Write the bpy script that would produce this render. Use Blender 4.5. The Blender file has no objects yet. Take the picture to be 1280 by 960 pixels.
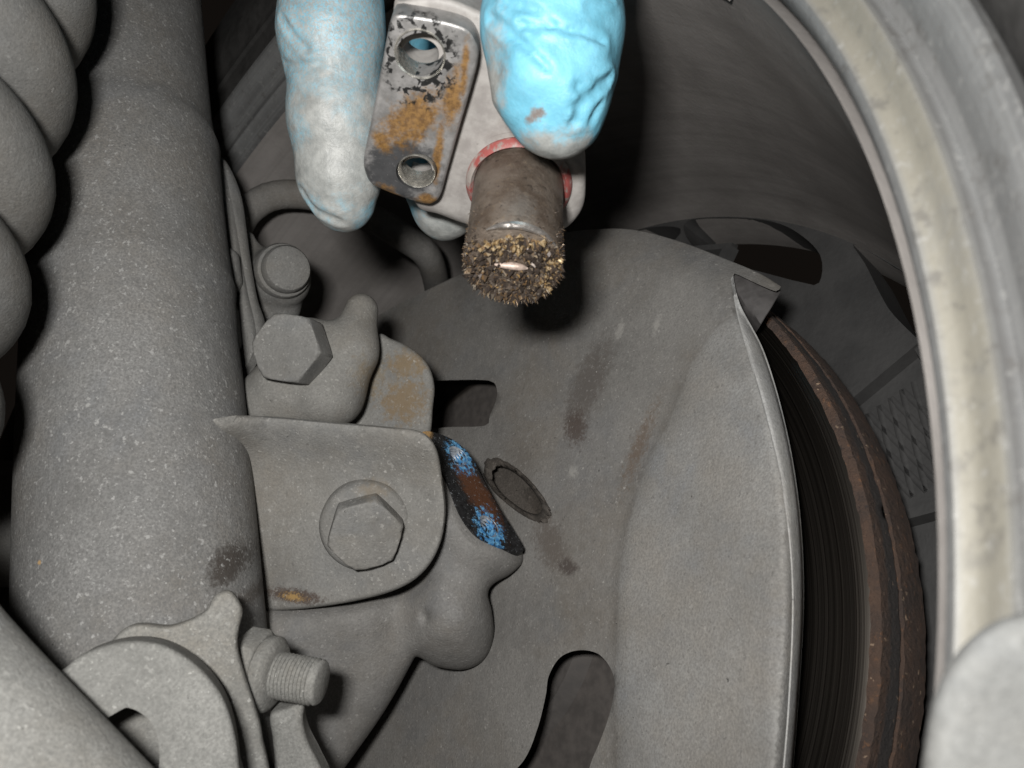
import bpy, bmesh, math, random
import numpy as np
from mathutils import Vector, Matrix, Euler
from mathutils.geometry import delaunay_2d_cdt
random.seed(4); rng = np.random.default_rng(4)
scene = bpy.context.scene
R = math.radians

# ------------------------------------------------------------------ camera, world, light
F = 1000.0                                   # focal length in photo pixels (1280 wide)
PITCH = R(20); CAM_H = 0.285
cp, sp = math.cos(PITCH), math.sin(PITCH)
MW = np.array([[1, 0, 0], [0, cp, -sp], [0, sp, cp]])     # camera-style axes (right, forward, up) -> world
TW = np.array([0, 0, CAM_H])
KS = [1.0]                                   # the hand and the sensor it holds are laid out nearer, then moved out by this factor
def world(p): return (np.asarray(p, float) * KS[0]) @ MW.T + TW

cam_d = bpy.data.cameras.new('camera'); cam = bpy.data.objects.new('camera', cam_d)
scene.collection.objects.link(cam); scene.camera = cam
cam.location = TW; cam.rotation_euler = (R(90) + PITCH, 0, 0)
cam_d.sensor_width = 36; cam_d.lens = 36 * F / 1280
cam_d.clip_start = 0.005; cam_d.clip_end = 50
cam_d.dof.use_dof = True; cam_d.dof.focus_distance = 0.235; cam_d.dof.aperture_fstop = 25

w = bpy.data.worlds.new('World'); scene.world = w; w.use_nodes = True
w.node_tree.nodes['Background'].inputs[0].default_value = (0.9, 0.72, 0.6, 1)
w.node_tree.nodes['Background'].inputs[1].default_value = 0.006

fl = bpy.data.lights.new('camera_flash', 'AREA'); fl.shape = 'RECTANGLE'; fl.size = 0.024; fl.size_y = 0.014
fl.energy = 0.98; fl.color = (1, 0.985, 0.955)
flo = bpy.data.objects.new('camera_flash', fl); scene.collection.objects.link(flo)
flo.location = world((-0.026, -0.020, 0.026)); flo.rotation_euler = (R(90) + PITCH, 0, 0)
scene.view_settings.view_transform = 'Standard'; scene.view_settings.look = 'None'
scene.view_settings.exposure = 0; scene.view_settings.gamma = 1
scene.cycles.max_bounces = 6

# ------------------------------------------------------------------ geometry helpers (camera-style axes, metres)
def ray(px, py):
    px = np.asarray(px, float); py = np.asarray(py, float)
    return np.stack([(px - 640) / F, np.ones_like(px), (480 - py) / F], -1)
def P(px, py, d): return ray(px, py) * np.asarray(d, float)[..., None]
def unit(v): v = np.asarray(v, float); return v / np.linalg.norm(v)
def plane(p0, n):
    p0 = np.asarray(p0, float); n = unit(n); k = p0 @ n
    return lambda px, py: k / (ray(px, py) @ n)
def smooth(pts, step, closed=True):
    p = np.asarray(pts, float); n = len(p); out = []
    for i in range(n if closed else n - 1):
        if closed: a, b, c, d = p[i-1], p[i], p[(i+1) % n], p[(i+2) % n]
        else: a, b, c, d = p[max(i-1, 0)], p[i], p[i+1], p[min(i+2, n-1)]
        m = max(1, int(np.linalg.norm(c - b) / step + .5))
        for t in np.arange(m) / m:
            out.append(.5 * (2*b + (c-a)*t + (2*a - 5*b + 4*c - d)*t*t + (3*b - a - 3*c + d)*t**3))
    if not closed: out.append(p[-1])
    return np.array(out)
def seg_dist(x, y, line, closed=False):
    line = np.asarray(line, float); A = line if closed else line[:-1]
    B = np.roll(line, -1, 0) if closed else line[1:]
    best = np.full(np.shape(x), 1e9)
    for a, b in zip(A, B):
        d = b - a; L = d @ d + 1e-12
        t = np.clip(((x - a[0]) * d[0] + (y - a[1]) * d[1]) / L, 0, 1)
        best = np.minimum(best, np.hypot(x - a[0] - t * d[0], y - a[1] - t * d[1]))
    return best
def inside(x, y, poly):
    r = np.zeros(np.shape(x), bool); n = len(poly)
    for i in range(n):
        x0, y0 = poly[i-1]; x1, y1 = poly[i]
        if y0 == y1: continue
        c = ((y0 > y) != (y1 > y)) & (x < (x1 - x0) * (y - y0) / (y1 - y0) + x0)
        r ^= c
    return r

DEFAULT = []
def add_mesh(name, v, f, mat, parent=None, smooth_angle=40, cam_space=True):
    v = world(v) if cam_space else np.asarray(v, float)
    me = bpy.data.meshes.new(name); me.from_pydata(v.tolist(), [], [list(map(int, q)) for q in f])
    me.validate(); me.update()
    bm = bmesh.new(); bm.from_mesh(me); bmesh.ops.recalc_face_normals(bm, faces=bm.faces); bm.to_mesh(me); bm.free()
    me.shade_smooth()
    if smooth_angle < 180: me.set_sharp_from_angle(angle=R(smooth_angle))
    me.materials.append(mat)
    o = bpy.data.objects.new(name, me); scene.collection.objects.link(o)
    if parent: put(o, parent)
    return o
def put(o, parent):
    o.parent = parent
    g = Matrix.Translation(parent.location) if parent.type == 'EMPTY' else Matrix.Identity(4)
    o.matrix_parent_inverse = g.inverted()
def thing(name, label, cat, base, group=None):
    o = bpy.data.objects.new(name, None); scene.collection.objects.link(o)
    o.empty_display_size = .01; o.location = world(base); tag(o, label, cat, group); return o
def tag(o, label, cat, group=None):
    o['label'] = label; o['category'] = cat
    if group: o['group'] = group
    return o

def relief(poly, depth, th, back=None, holes=(), step=6, er=0.0, round_line=None, raw=False):
    """closed solid whose outline and holes are given as seen, each point at its own distance; th = thickness along back."""
    poly = np.asarray(poly, float) if raw else smooth(poly, step)
    holes = [smooth(h, step * .8) for h in holes]
    x0, y0 = poly.min(0); x1, y1 = poly.max(0)
    gx, gy = np.meshgrid(np.arange(x0, x1, step), np.arange(y0, y1, step * .866))
    gx = gx + (np.arange(gx.shape[0])[:, None] % 2) * step * .5
    gx, gy = gx.ravel(), gy.ravel()
    rings = []; last = 0
    if er:
        dm = float(np.median(depth(poly[:, 0], poly[:, 1]))); e_px = er * F / dm
        t_ = np.roll(poly, -1, 0) - np.roll(poly, 1, 0); t_ /= np.linalg.norm(t_, axis=1)[:, None] + 1e-9; nn = np.stack([-t_[:, 1], t_[:, 0]], 1)
        if not inside((poly + nn * .5)[:, 0], (poly + nn * .5)[:, 1], poly).mean() > .5: nn = -nn
        for k in (.1, .3, .6, 1.0):
            if e_px * k - last < .8: continue
            q = poly + nn * e_px * k; last = e_px * k
            rings.append(q[inside(q[:, 0], q[:, 1], poly) & (seg_dist(q[:, 0], q[:, 1], poly, True) > last * .93)])
    ok = inside(gx, gy, poly) & (seg_dist(gx, gy, poly, True) > last + step * .55)
    if rings:
        rp = np.vstack(rings)
        for h in holes: rp = rp[~inside(rp[:, 0], rp[:, 1], h) & (seg_dist(rp[:, 0], rp[:, 1], h, True) > step * .3)]
        keep_r = [tuple(q) for q in rp]
    else: keep_r = []
    for h in holes: ok &= ~inside(gx, gy, h) & (seg_dist(gx, gy, h, True) > step * .55)
    pts = list(map(tuple, poly)); edges = [(i, (i + 1) % len(poly)) for i in range(len(poly))]
    for h in holes:
        b = len(pts); pts += list(map(tuple, h)); edges += [(b + i, b + (i + 1) % len(h)) for i in range(len(h))]
    pts += list(zip(gx[ok], gy[ok])) + keep_r
    v2, e2, f2, *_ = delaunay_2d_cdt([Vector(p) for p in pts], edges, [], 0, 1e-6)
    V = np.array([(p.x, p.y) for p in v2]); f2 = np.array(f2)
    c = V[f2].mean(1); keep = inside(c[:, 0], c[:, 1], poly)
    for h in holes: keep &= ~inside(c[:, 0], c[:, 1], h)
    f2 = f2[keep]
    d = depth(V[:, 0], V[:, 1])
    if er:
        rl = poly if round_line is None else smooth(round_line, step, False)
        t = np.clip(seg_dist(V[:, 0], V[:, 1], rl, round_line is None) * d / F / er, 0, 1)
        d = d + er * (1 - np.sqrt(np.maximum(0, 1 - (1 - t) ** 2)))
    top = ray(V[:, 0], V[:, 1]) * d[:, None]; n = len(top)
    bk = unit(back) if back is not None else ray(V[:, 0], V[:, 1])
    bot = top + bk * th
    faces = [list(q) for q in f2] + [[q[2] + n, q[1] + n, q[0] + n] for q in f2]
    cnt = {}
    for q in f2:
        for a, b in ((q[0], q[1]), (q[1], q[2]), (q[2], q[0])):
            cnt[(a, b)] = 1
    for (a, b) in list(cnt):
        if (b, a) not in cnt: faces.append([b, a, a + n, b + n])
    used = np.zeros(2 * n, bool)
    for q in faces: used[q] = True
    idx = np.cumsum(used) - 1
    return np.vstack([top, bot])[used], [[idx[i] for i in q] for q in faces]

def frame(d):
    d = unit(d); h = np.array([0, 0, 1.]) if abs(d[2]) < .9 else np.array([1., 0, 0])
    u = unit(np.cross(h, d)); return d, u, np.cross(d, u)
def lathe(p0, axis, prof, n=48, cap=True, jit=0):
    """prof: list of (s, r) along the axis"""
    a, u, v = frame(axis); V = []; Fc = []
    for s, r in prof:
        for k in range(n):
            t = 2 * math.pi * k / n
            V.append(np.asarray(p0) + a * s + (u * math.cos(t) + v * math.sin(t)) * (r + (random.uniform(-jit, jit) if jit else 0)))
    m = len(prof)
    for i in range(m - 1):
        for k in range(n):
            Fc.append([i*n + k, i*n + (k+1) % n, (i+1)*n + (k+1) % n, (i+1)*n + k])
    if cap: Fc.append(list(range(n))[::-1]); Fc.append([(m-1)*n + k for k in range(n)])
    return np.array(V), Fc
def sweep(pts, rad, n=24, round_ends=True, flat=None):
    pts = np.asarray(pts, float); m = len(pts); rad = np.interp(np.linspace(0, 1, m), np.linspace(0, 1, len(rad)), rad)
    tan = np.gradient(pts, axis=0); tan /= np.linalg.norm(tan, axis=1)[:, None]
    if round_ends:
        e = [0.0, .4, .75, .95]
        a = [(pts[0] - tan[0] * rad[0] * math.sqrt(1 - q*q), rad[0] * max(q, .02), tan[0]) for q in e]
        b = [(pts[-1] + tan[-1] * rad[-1] * math.sqrt(1 - q*q), rad[-1] * max(q, .02), tan[-1]) for q in e[::-1]]
        pts = np.array([q[0] for q in a] + list(pts) + [q[0] for q in b])
        rad = np.array([q[1] for q in a] + list(rad) + [q[1] for q in b])
        tan = np.array([q[2] for q in a] + list(tan) + [q[2] for q in b])
    _, u, _ = frame(tan[0]); V = []; Fc = []
    for p, r, t in zip(pts, rad, tan):
        u = unit(u - t * (u @ t)); w_ = np.cross(t, u)
        for k in range(n):
            an = 2 * math.pi * k / n; V.append(p + (u * math.cos(an) + w_ * math.sin(an)) * r)
    m = len(pts)
    for i in range(m - 1):
        for k in range(n): Fc.append([i*n + k, i*n + (k+1) % n, (i+1)*n + (k+1) % n, (i+1)*n + k])
    Fc.append(list(range(n))[::-1]); Fc.append([(m-1)*n + k for k in range(n)])
    return np.array(V), Fc
def hexhead(p0, axis, r, h, rot=0, ch=.16, dome=0):
    a, u, v = frame(axis); V = []; Fc = []
    def ring(s, k): 
        b = len(V)
        for i in range(24):
            t = 2 * math.pi * i / 24 + rot
            q = (t - rot) % (math.pi / 3) - math.pi / 6
            rr = r * (math.cos(math.pi / 6) / math.cos(q))
            rr = min(rr * (1 if k == 1 else 10), r * .985) if k == 1 else min(rr, r * k) * (1 if k > .9 else k / .9)
            V.append(np.asarray(p0) + a * s + (u * math.cos(t) + v * math.sin(t)) * rr)
    for s, k in ((0, 1), (h * (1 - ch), 1), (h, .9), (h, .86)): ring(s, k)
    for i in range(3):
        for k in range(24): Fc.append([i*24 + k, i*24 + (k+1) % 24, (i+1)*24 + (k+1) % 24, (i+1)*24 + k])
    Fc.append(list(range(24))[::-1]); Fc.append([72 + k for k in range(24)])
    return np.array(V), Fc

# signed distance modelling: numpy fields and a surface-nets mesher
def sd_cap(p, a, b, ra, rb=None):
    rb = ra if rb is None else rb; a = np.asarray(a); b = np.asarray(b); d = b - a
    t = np.clip(((p - a) @ d) / (d @ d), 0, 1)
    return np.linalg.norm(p - a - t[..., None] * d, axis=-1) - (ra + (rb - ra) * t)
def smin(a, b, k):
    h = np.clip(.5 + .5 * (b - a) / k, 0, 1); return b + (a - b) * h - k * h * (1 - h)
def lumps(p, scale, seed, n=10):
    r = np.random.default_rng(seed); o = 0
    for _ in range(n):
        k = r.normal(size=3) * scale; o = o + np.sin(p @ k + r.uniform(0, 6.28))
    return o / n
def surface_nets(fn, lo, hi, h):
    lo = np.asarray(lo, float); n = np.ceil((np.asarray(hi) - lo) / h).astype(int) + 1
    B = 8; nb = -(-n // B); bc = np.stack(np.meshgrid(*[lo[i] + h * (np.arange(nb[i]) * B + (B - 1) / 2) for i in range(3)], indexing='ij'), -1)
    fb = np.empty(nb, np.float32)
    for i in range(nb[0]): fb[i] = fn(bc[i])
    f = np.repeat(np.repeat(np.repeat(fb, B, 0), B, 1), B, 2)
    act = np.argwhere(np.abs(fb) < h * B * 1.25 + .002); loc = np.stack(np.meshgrid(*[np.arange(B)] * 3, indexing='ij'), -1).reshape(-1, 3)
    for k in range(0, len(act), 400):
        g = (act[k:k+400, None] * B + loc[None]).reshape(-1, 3); f[tuple(g.T)] = fn(lo + h * g)
    f = f[:n[0], :n[1], :n[2]]
    s = f < 0
    c = sum(s[i:n[0]-1+i, j:n[1]-1+j, k:n[2]-1+k].astype(np.int8) for i in (0, 1) for j in (0, 1) for k in (0, 1))
    act = np.argwhere((c > 0) & (c < 8)); idx = -np.ones(n - 1, np.int64); idx[tuple(act.T)] = np.arange(len(act))
    acc = np.zeros((len(act), 3)); cnt = np.zeros(len(act))
    cor = np.array([(i, j, k) for i in (0, 1) for j in (0, 1) for k in (0, 1)])
    for i in range(8):
        for j in range(i + 1, 8):
            if abs(cor[i] - cor[j]).sum() != 1: continue
            fa = f[tuple((act + cor[i]).T)]; fb = f[tuple((act + cor[j]).T)]; m = (fa < 0) != (fb < 0)
            t = np.where(m, fa / np.where(m, fa - fb, 1), 0)[:, None]
            acc += np.where(m[:, None], cor[i] + t * (cor[j] - cor[i]), 0); cnt += m
    V = lo + h * (act + acc / cnt[:, None]); Fc = []
    for axis in range(3):
        o = [0, 1, 2]; o.remove(axis); e = np.eye(3, dtype=int)
        sl = [slice(1, m - 1) for m in n]; sl[axis] = slice(0, n[axis] - 1)
        s2 = list(sl); s2[axis] = slice(1, n[axis])
        q = np.argwhere(s[tuple(sl)] != s[tuple(s2)]) + np.array([1 if i != axis else 0 for i in range(3)])
        b, d = e[o[0]], e[o[1]]
        Fc.append(np.stack([idx[tuple(x.T)] for x in (q - b - d, q - d, q, q - b)], 1))
    return V, np.vstack(Fc).tolist()

# ------------------------------------------------------------------ materials
class Mat:
    def __init__(s, name):
        s.m = bpy.data.materials.new(name); s.m.use_nodes = True; s.nt = s.m.node_tree
        s.b = s.nt.nodes['Principled BSDF']; s.tc = s.nt.nodes.new('ShaderNodeTexCoord'); s.o = s.tc.outputs['Object']
    def L(s, a, b): s.nt.links.new(a, b)
    def node(s, t, **k):
        n = s.nt.nodes.new(t)
        for a, v in k.items(): setattr(n, a, v)
        return n
    def noise(s, scale, detail=3, rough=.55, vec=None, dist=0):
        n = s.node('ShaderNodeTexNoise'); n.inputs['Scale'].default_value = scale; n.inputs['Detail'].default_value = detail
        n.inputs['Roughness'].default_value = rough; n.inputs['Distortion'].default_value = dist
        s.L(vec or s.o, n.inputs['Vector']); return n.outputs['Fac']
    def rng(s, x, a, b, c=0., d=1., smooth=True):
        n = s.node('ShaderNodeMapRange', interpolation_type='SMOOTHSTEP' if smooth else 'LINEAR')
        for i, v in zip(('From Min', 'From Max', 'To Min', 'To Max'), (a, b, c, d)): n.inputs[i].default_value = v
        s.L(x, n.inputs['Value']); return n.outputs['Result']
    def math(s, op, a, b=None):
        n = s.node('ShaderNodeMath', operation=op)
        for i, v in enumerate((a, b)):
            if v is None: continue
            if isinstance(v, (int, float)): n.inputs[i].default_value = v
            else: s.L(v, n.inputs[i])
        return n.outputs[0]
    def mix(s, fac, a, b, mode='MIX'):
        n = s.node('ShaderNodeMix', data_type='RGBA', blend_type=mode)
        for i, v in ((0, fac), (6, a), (7, b)):
            if isinstance(v, (int, float)): n.inputs[i].default_value = v
            elif isinstance(v, tuple): n.inputs[i].default_value = (*v, 1)
            else: s.L(v, n.inputs[i])
        return n.outputs[2]
    def mapping(s, c, radii, roll=0):
        """object coords -> unit-sphere coords round camera-style point c; roll turns it in the image plane (radians)"""
        n = s.node('ShaderNodeMapping', vector_type='TEXTURE'); n.inputs['Location'].default_value = world(c)
        ry = np.array([[math.cos(roll), 0, math.sin(roll)], [0, 1, 0], [-math.sin(roll), 0, math.cos(roll)]])
        n.inputs['Rotation'].default_value = Matrix((MW @ ry).tolist()).to_euler(); n.inputs['Scale'].default_value = [q * KS[0] for q in radii]
        s.L(s.o, n.inputs['Vector']); return n.outputs[0]
    def spot(s, c, radii, roll=0, soft=.6, nscale=350, namt=1.0):
        v = s.mapping(c, radii, roll); l = s.node('ShaderNodeVectorMath', operation='LENGTH'); s.L(v, l.inputs[0])
        x = s.math('ADD', l.outputs['Value'], s.math('MULTIPLY', s.math('SUBTRACT', s.noise(nscale, 6, .75), .5), namt * 2.0))
        return s.rng(x, 1, 1 - soft)
    def stripe(s, scale, vec=None): pass
    def bump(s, h, strength, dist=.001, prev=None):
        n = s.node('ShaderNodeBump'); n.inputs['Strength'].default_value = strength; n.inputs['Distance'].default_value = dist
        s.L(h, n.inputs['Height'])
        if prev: s.L(prev, n.inputs['Normal'])
        return n.outputs[0]
    def set(s, **k):
        for a, v in k.items():
            i = s.b.inputs[a.replace('_', ' ')]
            if isinstance(v, (int, float)): i.default_value = v
            elif isinstance(v, tuple): i.default_value = (*v, 1)
            else: s.L(v, i)

def specks(m, scale, size, density, seed=0):
    """sparse round grit: 1 inside a grain"""
    v = m.node('ShaderNodeTexVoronoi'); v.inputs['Scale'].default_value = scale
    mp = m.node('ShaderNodeMapping'); mp.inputs['Location'].default_value = (seed * .37, seed * .11, seed * .53); m.L(m.o, mp.inputs[0])
    nz = m.node('ShaderNodeTexNoise'); nz.inputs['Scale'].default_value = scale * 2.2; nz.inputs['Detail'].default_value = 1; m.L(m.o, nz.inputs['Vector'])
    wv = m.node('ShaderNodeVectorMath', operation='MULTIPLY_ADD'); m.L(nz.outputs['Color'], wv.inputs[0]); wv.inputs[1].default_value = (.9 / scale,) * 3; m.L(mp.outputs[0], wv.inputs[2]); m.L(wv.outputs[0], v.inputs['Vector'])
    c = m.node('ShaderNodeSeparateColor'); m.L(v.outputs['Color'], c.inputs[0])
    pick = m.math('LESS_THAN', c.outputs[0], density)
    rad = m.math('MULTIPLY', c.outputs[1], size)
    return m.math('MULTIPLY', m.math('MULTIPLY', m.math('LESS_THAN', v.outputs['Distance'], rad), pick), m.rng(c.outputs[2], 0, 1, .25, 1, False))

def dusty(name, base=(.165, .16, .152), grit=1.0, spots=(), dark=.55, rough=.85, coarse=1.0, pale=None):
    m = Mat(name)
    big = m.noise(38, 4, .6); med = m.noise(260, 4, .6); fine = m.noise(1500, 3, .6)
    lo = tuple(x * .80 for x in base); hi = tuple(x * 1.18 for x in base)
    c = m.mix(m.rng(big, .3, .7), lo, hi)
    c = m.mix(m.rng(m.noise(22, 5, .65), .42, .68, 0, .55), c, (base[0] * 1.0, base[1] * .90, base[2] * .78))
    c = m.mix(m.rng(m.noise(30, 4, .6, dist=.5), .50, .68, 0, .45), c, (base[0] * .80, base[1] * .86, base[2] * .96))
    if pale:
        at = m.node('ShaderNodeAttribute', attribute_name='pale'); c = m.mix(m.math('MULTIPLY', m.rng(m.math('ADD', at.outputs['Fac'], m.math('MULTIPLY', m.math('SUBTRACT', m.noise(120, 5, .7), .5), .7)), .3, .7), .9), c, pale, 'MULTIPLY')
    c = m.mix(m.rng(med, .3, .75, 0, .45), c, tuple(x * 1.32 for x in base))
    c = m.mix(m.rng(fine, .32, .68, 0, min(.75, .42 * coarse)), c, tuple(x * .60 for x in base))
    for i, (cc, rad, roll, col, soft, ns, na, amt) in enumerate(spots):
        c = m.mix(m.math('MULTIPLY', m.spot(cc, rad, roll, soft, ns, na), amt), c, col)
    g1 = specks(m, 560, .27, .20 * grit, 1); g2 = specks(m, 1250, .36, .22 * grit, 2); g3 = specks(m, 480, .16, .10, 3)
    cl = m.rng(m.noise(620, 3, .6), .60, .70, 0, .38 * grit); pit = m.rng(m.noise(900, 2, .5), .36, .29, 0, .40)
    c = m.mix(cl, c, tuple(min(1, x * 1.65) for x in base)); c = m.mix(pit, c, tuple(x * .5 for x in base))
    c = m.mix(m.math('MULTIPLY', g1, .50), c, tuple(min(1, x * 2.4) for x in base))
    c = m.mix(m.math('MULTIPLY', g2, .42), c, tuple(min(1, x * 2.2) for x in base))
    c = m.mix(m.math('MULTIPLY', g3, .8), c, tuple(x * .25 for x in base))
    h = m.math('ADD', m.math('MULTIPLY', fine, .5), m.math('ADD', m.math('MULTIPLY', med, .5 * coarse), m.math('MULTIPLY', g1, .5)))
    m.set(Base_Color=c, Roughness=rough, Normal=m.bump(h, .55, .0006))
    m.b.inputs['Specular IOR Level'].default_value = .18
    return m.m

def plain(name, col, rough=.6, metal=0, var=.2, scale=300, bump=.3, bdist=.0004):
    m = Mat(name); n = m.noise(scale, 5, .6); n2 = m.noise(scale / 9, 3)
    c = m.mix(m.rng(n, .3, .7), tuple(x * (1 - var) for x in col), tuple(min(1, x * (1 + var)) for x in col))
    c = m.mix(m.rng(n2, .35, .7, 0, var), c, tuple(x * .6 for x in col))
    m.set(Base_Color=c, Roughness=m.rng(n, 0, 1, max(.05, rough - .15), min(1, rough + .15)), Metallic=metal, Normal=m.bump(n, bump, bdist)); return m.m

# ------------------------------------------------------------------ wheel axes (solved from the rim, disc and spoke outlines)
yaw, pit = .8613, -.3449
AX = np.array([math.sin(yaw) * math.cos(pit), math.cos(yaw) * math.cos(pit), math.sin(pit)])
C0 = np.array([-.0085, .2899, -.0791])                # centre of the disc's inboard face
UX = unit(np.cross(AX, [0, 0, 1.])); VX = np.cross(UX, AX)
def WP(r, deg, s): t = np.radians(deg); return C0 + AX * s + r * (UX * np.cos(t)[..., None] + VX * np.sin(t)[..., None]) if np.ndim(deg) else C0 + AX * s + r * (UX * math.cos(t) + VX * math.sin(t))
def wheel_lathe(prof, n=240, closed=True, deg0=0, deg1=360, wob=None):
    full = deg1 - deg0 >= 360; th = np.linspace(deg0, deg1, n + (0 if full else 1), endpoint=not full)
    V = []; m = len(prof); k = len(th)
    for s, r in prof:
        rr = r if wob is None else r + wob(th, s)
        V.append(C0 + AX * s + (UX * np.cos(np.radians(th))[:, None] + VX * np.sin(np.radians(th))[:, None]) * (rr if np.isscalar(rr) else rr[:, None]))
    V = np.vstack(V); Fc = []
    for i in range(m if closed else m - 1):
        j = (i + 1) % m
        for q in range(k if full else k - 1):
            Fc.append([i*k + q, i*k + (q+1) % k, j*k + (q+1) % k, j*k + q])
    if not full and closed: Fc.append([i*k for i in range(m)]); Fc.append([i*k + k - 1 for i in range(m)][::-1])
    return V, Fc

def wheel_coords(m):
    """radius and along-axle coordinate nodes for a material"""
    n = m.node('ShaderNodeVectorMath', operation='SUBTRACT'); m.L(m.o, n.inputs[0]); n.inputs[1].default_value = world(C0)
    d = m.node('ShaderNodeVectorMath', operation='DOT_PRODUCT'); m.L(n.outputs[0], d.inputs[0]); d.inputs[1].default_value = MW @ AX
    l = m.node('ShaderNodeVectorMath', operation='LENGTH'); m.L(n.outputs[0], l.inputs[0])
    r = m.math('SQRT', m.math('SUBTRACT', m.math('MULTIPLY', l.outputs['Value'], l.outputs['Value']), m.math('MULTIPLY', d.outputs['Value'], d.outputs['Value'])))
    return r, d.outputs['Value']
def radial_vec(m, ks):
    r, s = wheel_coords(m); c = m.node('ShaderNodeCombineXYZ'); m.L(m.math('MULTIPLY', r, ks), c.inputs[0]); m.L(m.math('MULTIPLY', s, ks), c.inputs[1]); return c.outputs[0]

# dirty cast alloy of the rim: silver with a cream dirt band that follows the flange
m = Mat('rim_alloy'); r_, s_ = wheel_coords(m); st = m.noise(1.0, 4, .6, radial_vec(m, 420))
band = m.math('MULTIPLY', m.math('MULTIPLY', m.rng(r_, .1932, .1948), m.rng(r_, .2004, .1990)), m.spot(WP(.2, 25, -.1), (.19, .19, .19), 0, .4, 20, .3))
c = m.mix(m.rng(m.noise(45, 4, .65), .35, .7), (.088, .088, .088), (.115, .116, .115))
c = m.mix(m.rng(st, .40, .62, 0, .75), c, (.150, .151, .150)); c = m.mix(m.rng(m.noise(1.0, 3, .6, radial_vec(m, 1100)), .55, .68, 0, .5), c, (.062, .060, .058))
c = m.mix(m.math('MULTIPLY', m.math('MULTIPLY', band, m.rng(m.noise(70, 5, .7), .25, .5, .45, 1)), .85), c, (.150, .140, .114))
c = m.mix(m.math('MULTIPLY', m.math('MULTIPLY', band, m.rng(m.noise(160, 5, .7), .56, .68)), .6), c, (.10, .095, .085))
c = m.mix(m.math('MULTIPLY', m.rng(m.noise(210, 6, .75), .53, .66), .6), c, (.066, .062, .058)); c = m.mix(m.math('MULTIPLY', m.rng(m.noise(480, 6, .75), .56, .66), .45), c, (.22, .218, .21))
m.set(Base_Color=c, Roughness=.6, Metallic=.1, Normal=m.bump(m.noise(160, 5), .3, .001)); M_RIM = m.m
m = Mat('barrel_grime'); st = m.noise(1.0, 4, .6, radial_vec(m, 260))
c = m.mix(m.rng(m.noise(30, 5, .65), .3, .7), (.125, .115, .108), (.185, .172, .163))
c = m.mix(m.rng(st, .4, .7, 0, .35), c, (.10, .092, .087))
c = m.mix(m.math('MULTIPLY', specks(m, 240, .12, .05, 5), .5), c, (.4, .38, .35))
m.set(Base_Color=c, Roughness=.75, Normal=m.bump(m.noise(700, 4), .25, .0005)); M_BARREL = m.m
m = Mat('wheel_face_grime'); c = m.mix(m.rng(m.noise(60, 5, .65), .3, .7), (.026, .0255, .0255), (.040, .039, .0385))
m.set(Base_Color=c, Roughness=.7, Normal=m.bump(m.noise(500, 4), .3, .0006)); M_FACE = m.m
M_TYRE = plain('tyre_rubber', (.021, .020, .019), .8, 0, .3, 200, .4, .0006)
# brake disc
m = Mat('disc_face'); rv = radial_vec(m, 2600); g = m.noise(1.0, 3, .7, rv); g2 = m.noise(1.0, 2, .5, radial_vec(m, 500)); r_, s_ = wheel_coords(m)
inn = m.rng(r_, .097, .092)
c = m.mix(m.rng(g, .3, .7), (.07, .060, .052), (.14, .125, .11)); c = m.mix(m.rng(g2, .4, .7, 0, .7), c, (.025, .022, .019))
c = m.mix(inn, c, m.mix(m.rng(m.noise(300, 5), .3, .7), (.042, .037, .034), (.066, .058, .053)))
m.set(Base_Color=c, Roughness=m.math('MAXIMUM', m.rng(g, .2, .8, .22, .40), m.math('MULTIPLY', inn, .85)), Metallic=m.math('SUBTRACT', 1.0, inn), Normal=m.bump(g, .05, .0002)); M_DISC = m.m
m = Mat('disc_rust'); n1 = m.noise(420, 6, .7); n2 = m.noise(90, 4, .65)
c = m.mix(m.rng(n2, .3, .7), (.052, .037, .031), (.092, .055, .038)); c = m.mix(m.rng(n1, .56, .72), c, (.19, .092, .045)); c = m.mix(m.rng(n1, .42, .3), c, (.035, .027, .025))
r_, s_ = wheel_coords(m); c = m.mix(m.math('MULTIPLY', m.math('MULTIPLY', m.rng(m.math('ADD', s_, m.math('MULTIPLY', m.math('SUBTRACT', n1, .5), .008)), .0040, .0056), m.rng(s_, .0122, .0112)), .8), c, (.040, .038, .038))
c = m.mix(m.math('MULTIPLY', specks(m, 620, .34, .20, 4), .7), c, (.40, .29, .20))
m.set(Base_Color=c, Roughness=.85, Normal=m.bump(n1, 1.0, .0022)); M_RUST = m.m
M_DARKIRON = plain('dark_iron', (.05, .045, .042), .8)

# ------------------------------------------------------------------ alloy wheel
wheel = thing('alloy_wheel', 'dirty silver alloy wheel seen from inside, spokes and barrel around the brake', 'wheel', WP(.195, -90, -.03))
prof = [(-.1000, .1900), (-.1035, .1905), (-.1062, .1922), (-.1072, .1945), (-.1068, .1968), (-.1076, .1990), (-.1094, .2010), (-.1098, .2022), (-.1080, .2034), (-.1074, .2046), (-.1086, .2062), (-.1120, .2085), (-.1150, .2110), (-.1160, .2132), (-.1140, .2150), (-.1090, .2155), (-.1050, .2140), (-.1040, .2080), (-.1020, .2040), (-.0960, .2010), (-.0960, .1930)]
prof = [(s, float(np.interp(r, [.1900, .1945, .2010, .2034, .2046, .2132, .2155], [.1914, .1937, .1988, .2007, .2014, .2093, .2103]))) for s, r in prof]
add_mesh('rim_lip', *wheel_lathe(prof, 300), M_RIM, wheel)
prof = [(-.1004, .1896), (-.0890, .1886), (-.0820, .1868), (-.0400, .1848), (.0000, .1822), (.0300, .1800), (.0420, .1788), (.0470, .1770), (.0700, .1765), (.0700, .1840), (.0300, .1850), (-.0400, .1895), (-.0955, .1925)]
add_mesh('barrel', *wheel_lathe(prof, 240), M_BARREL, wheel)
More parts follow.
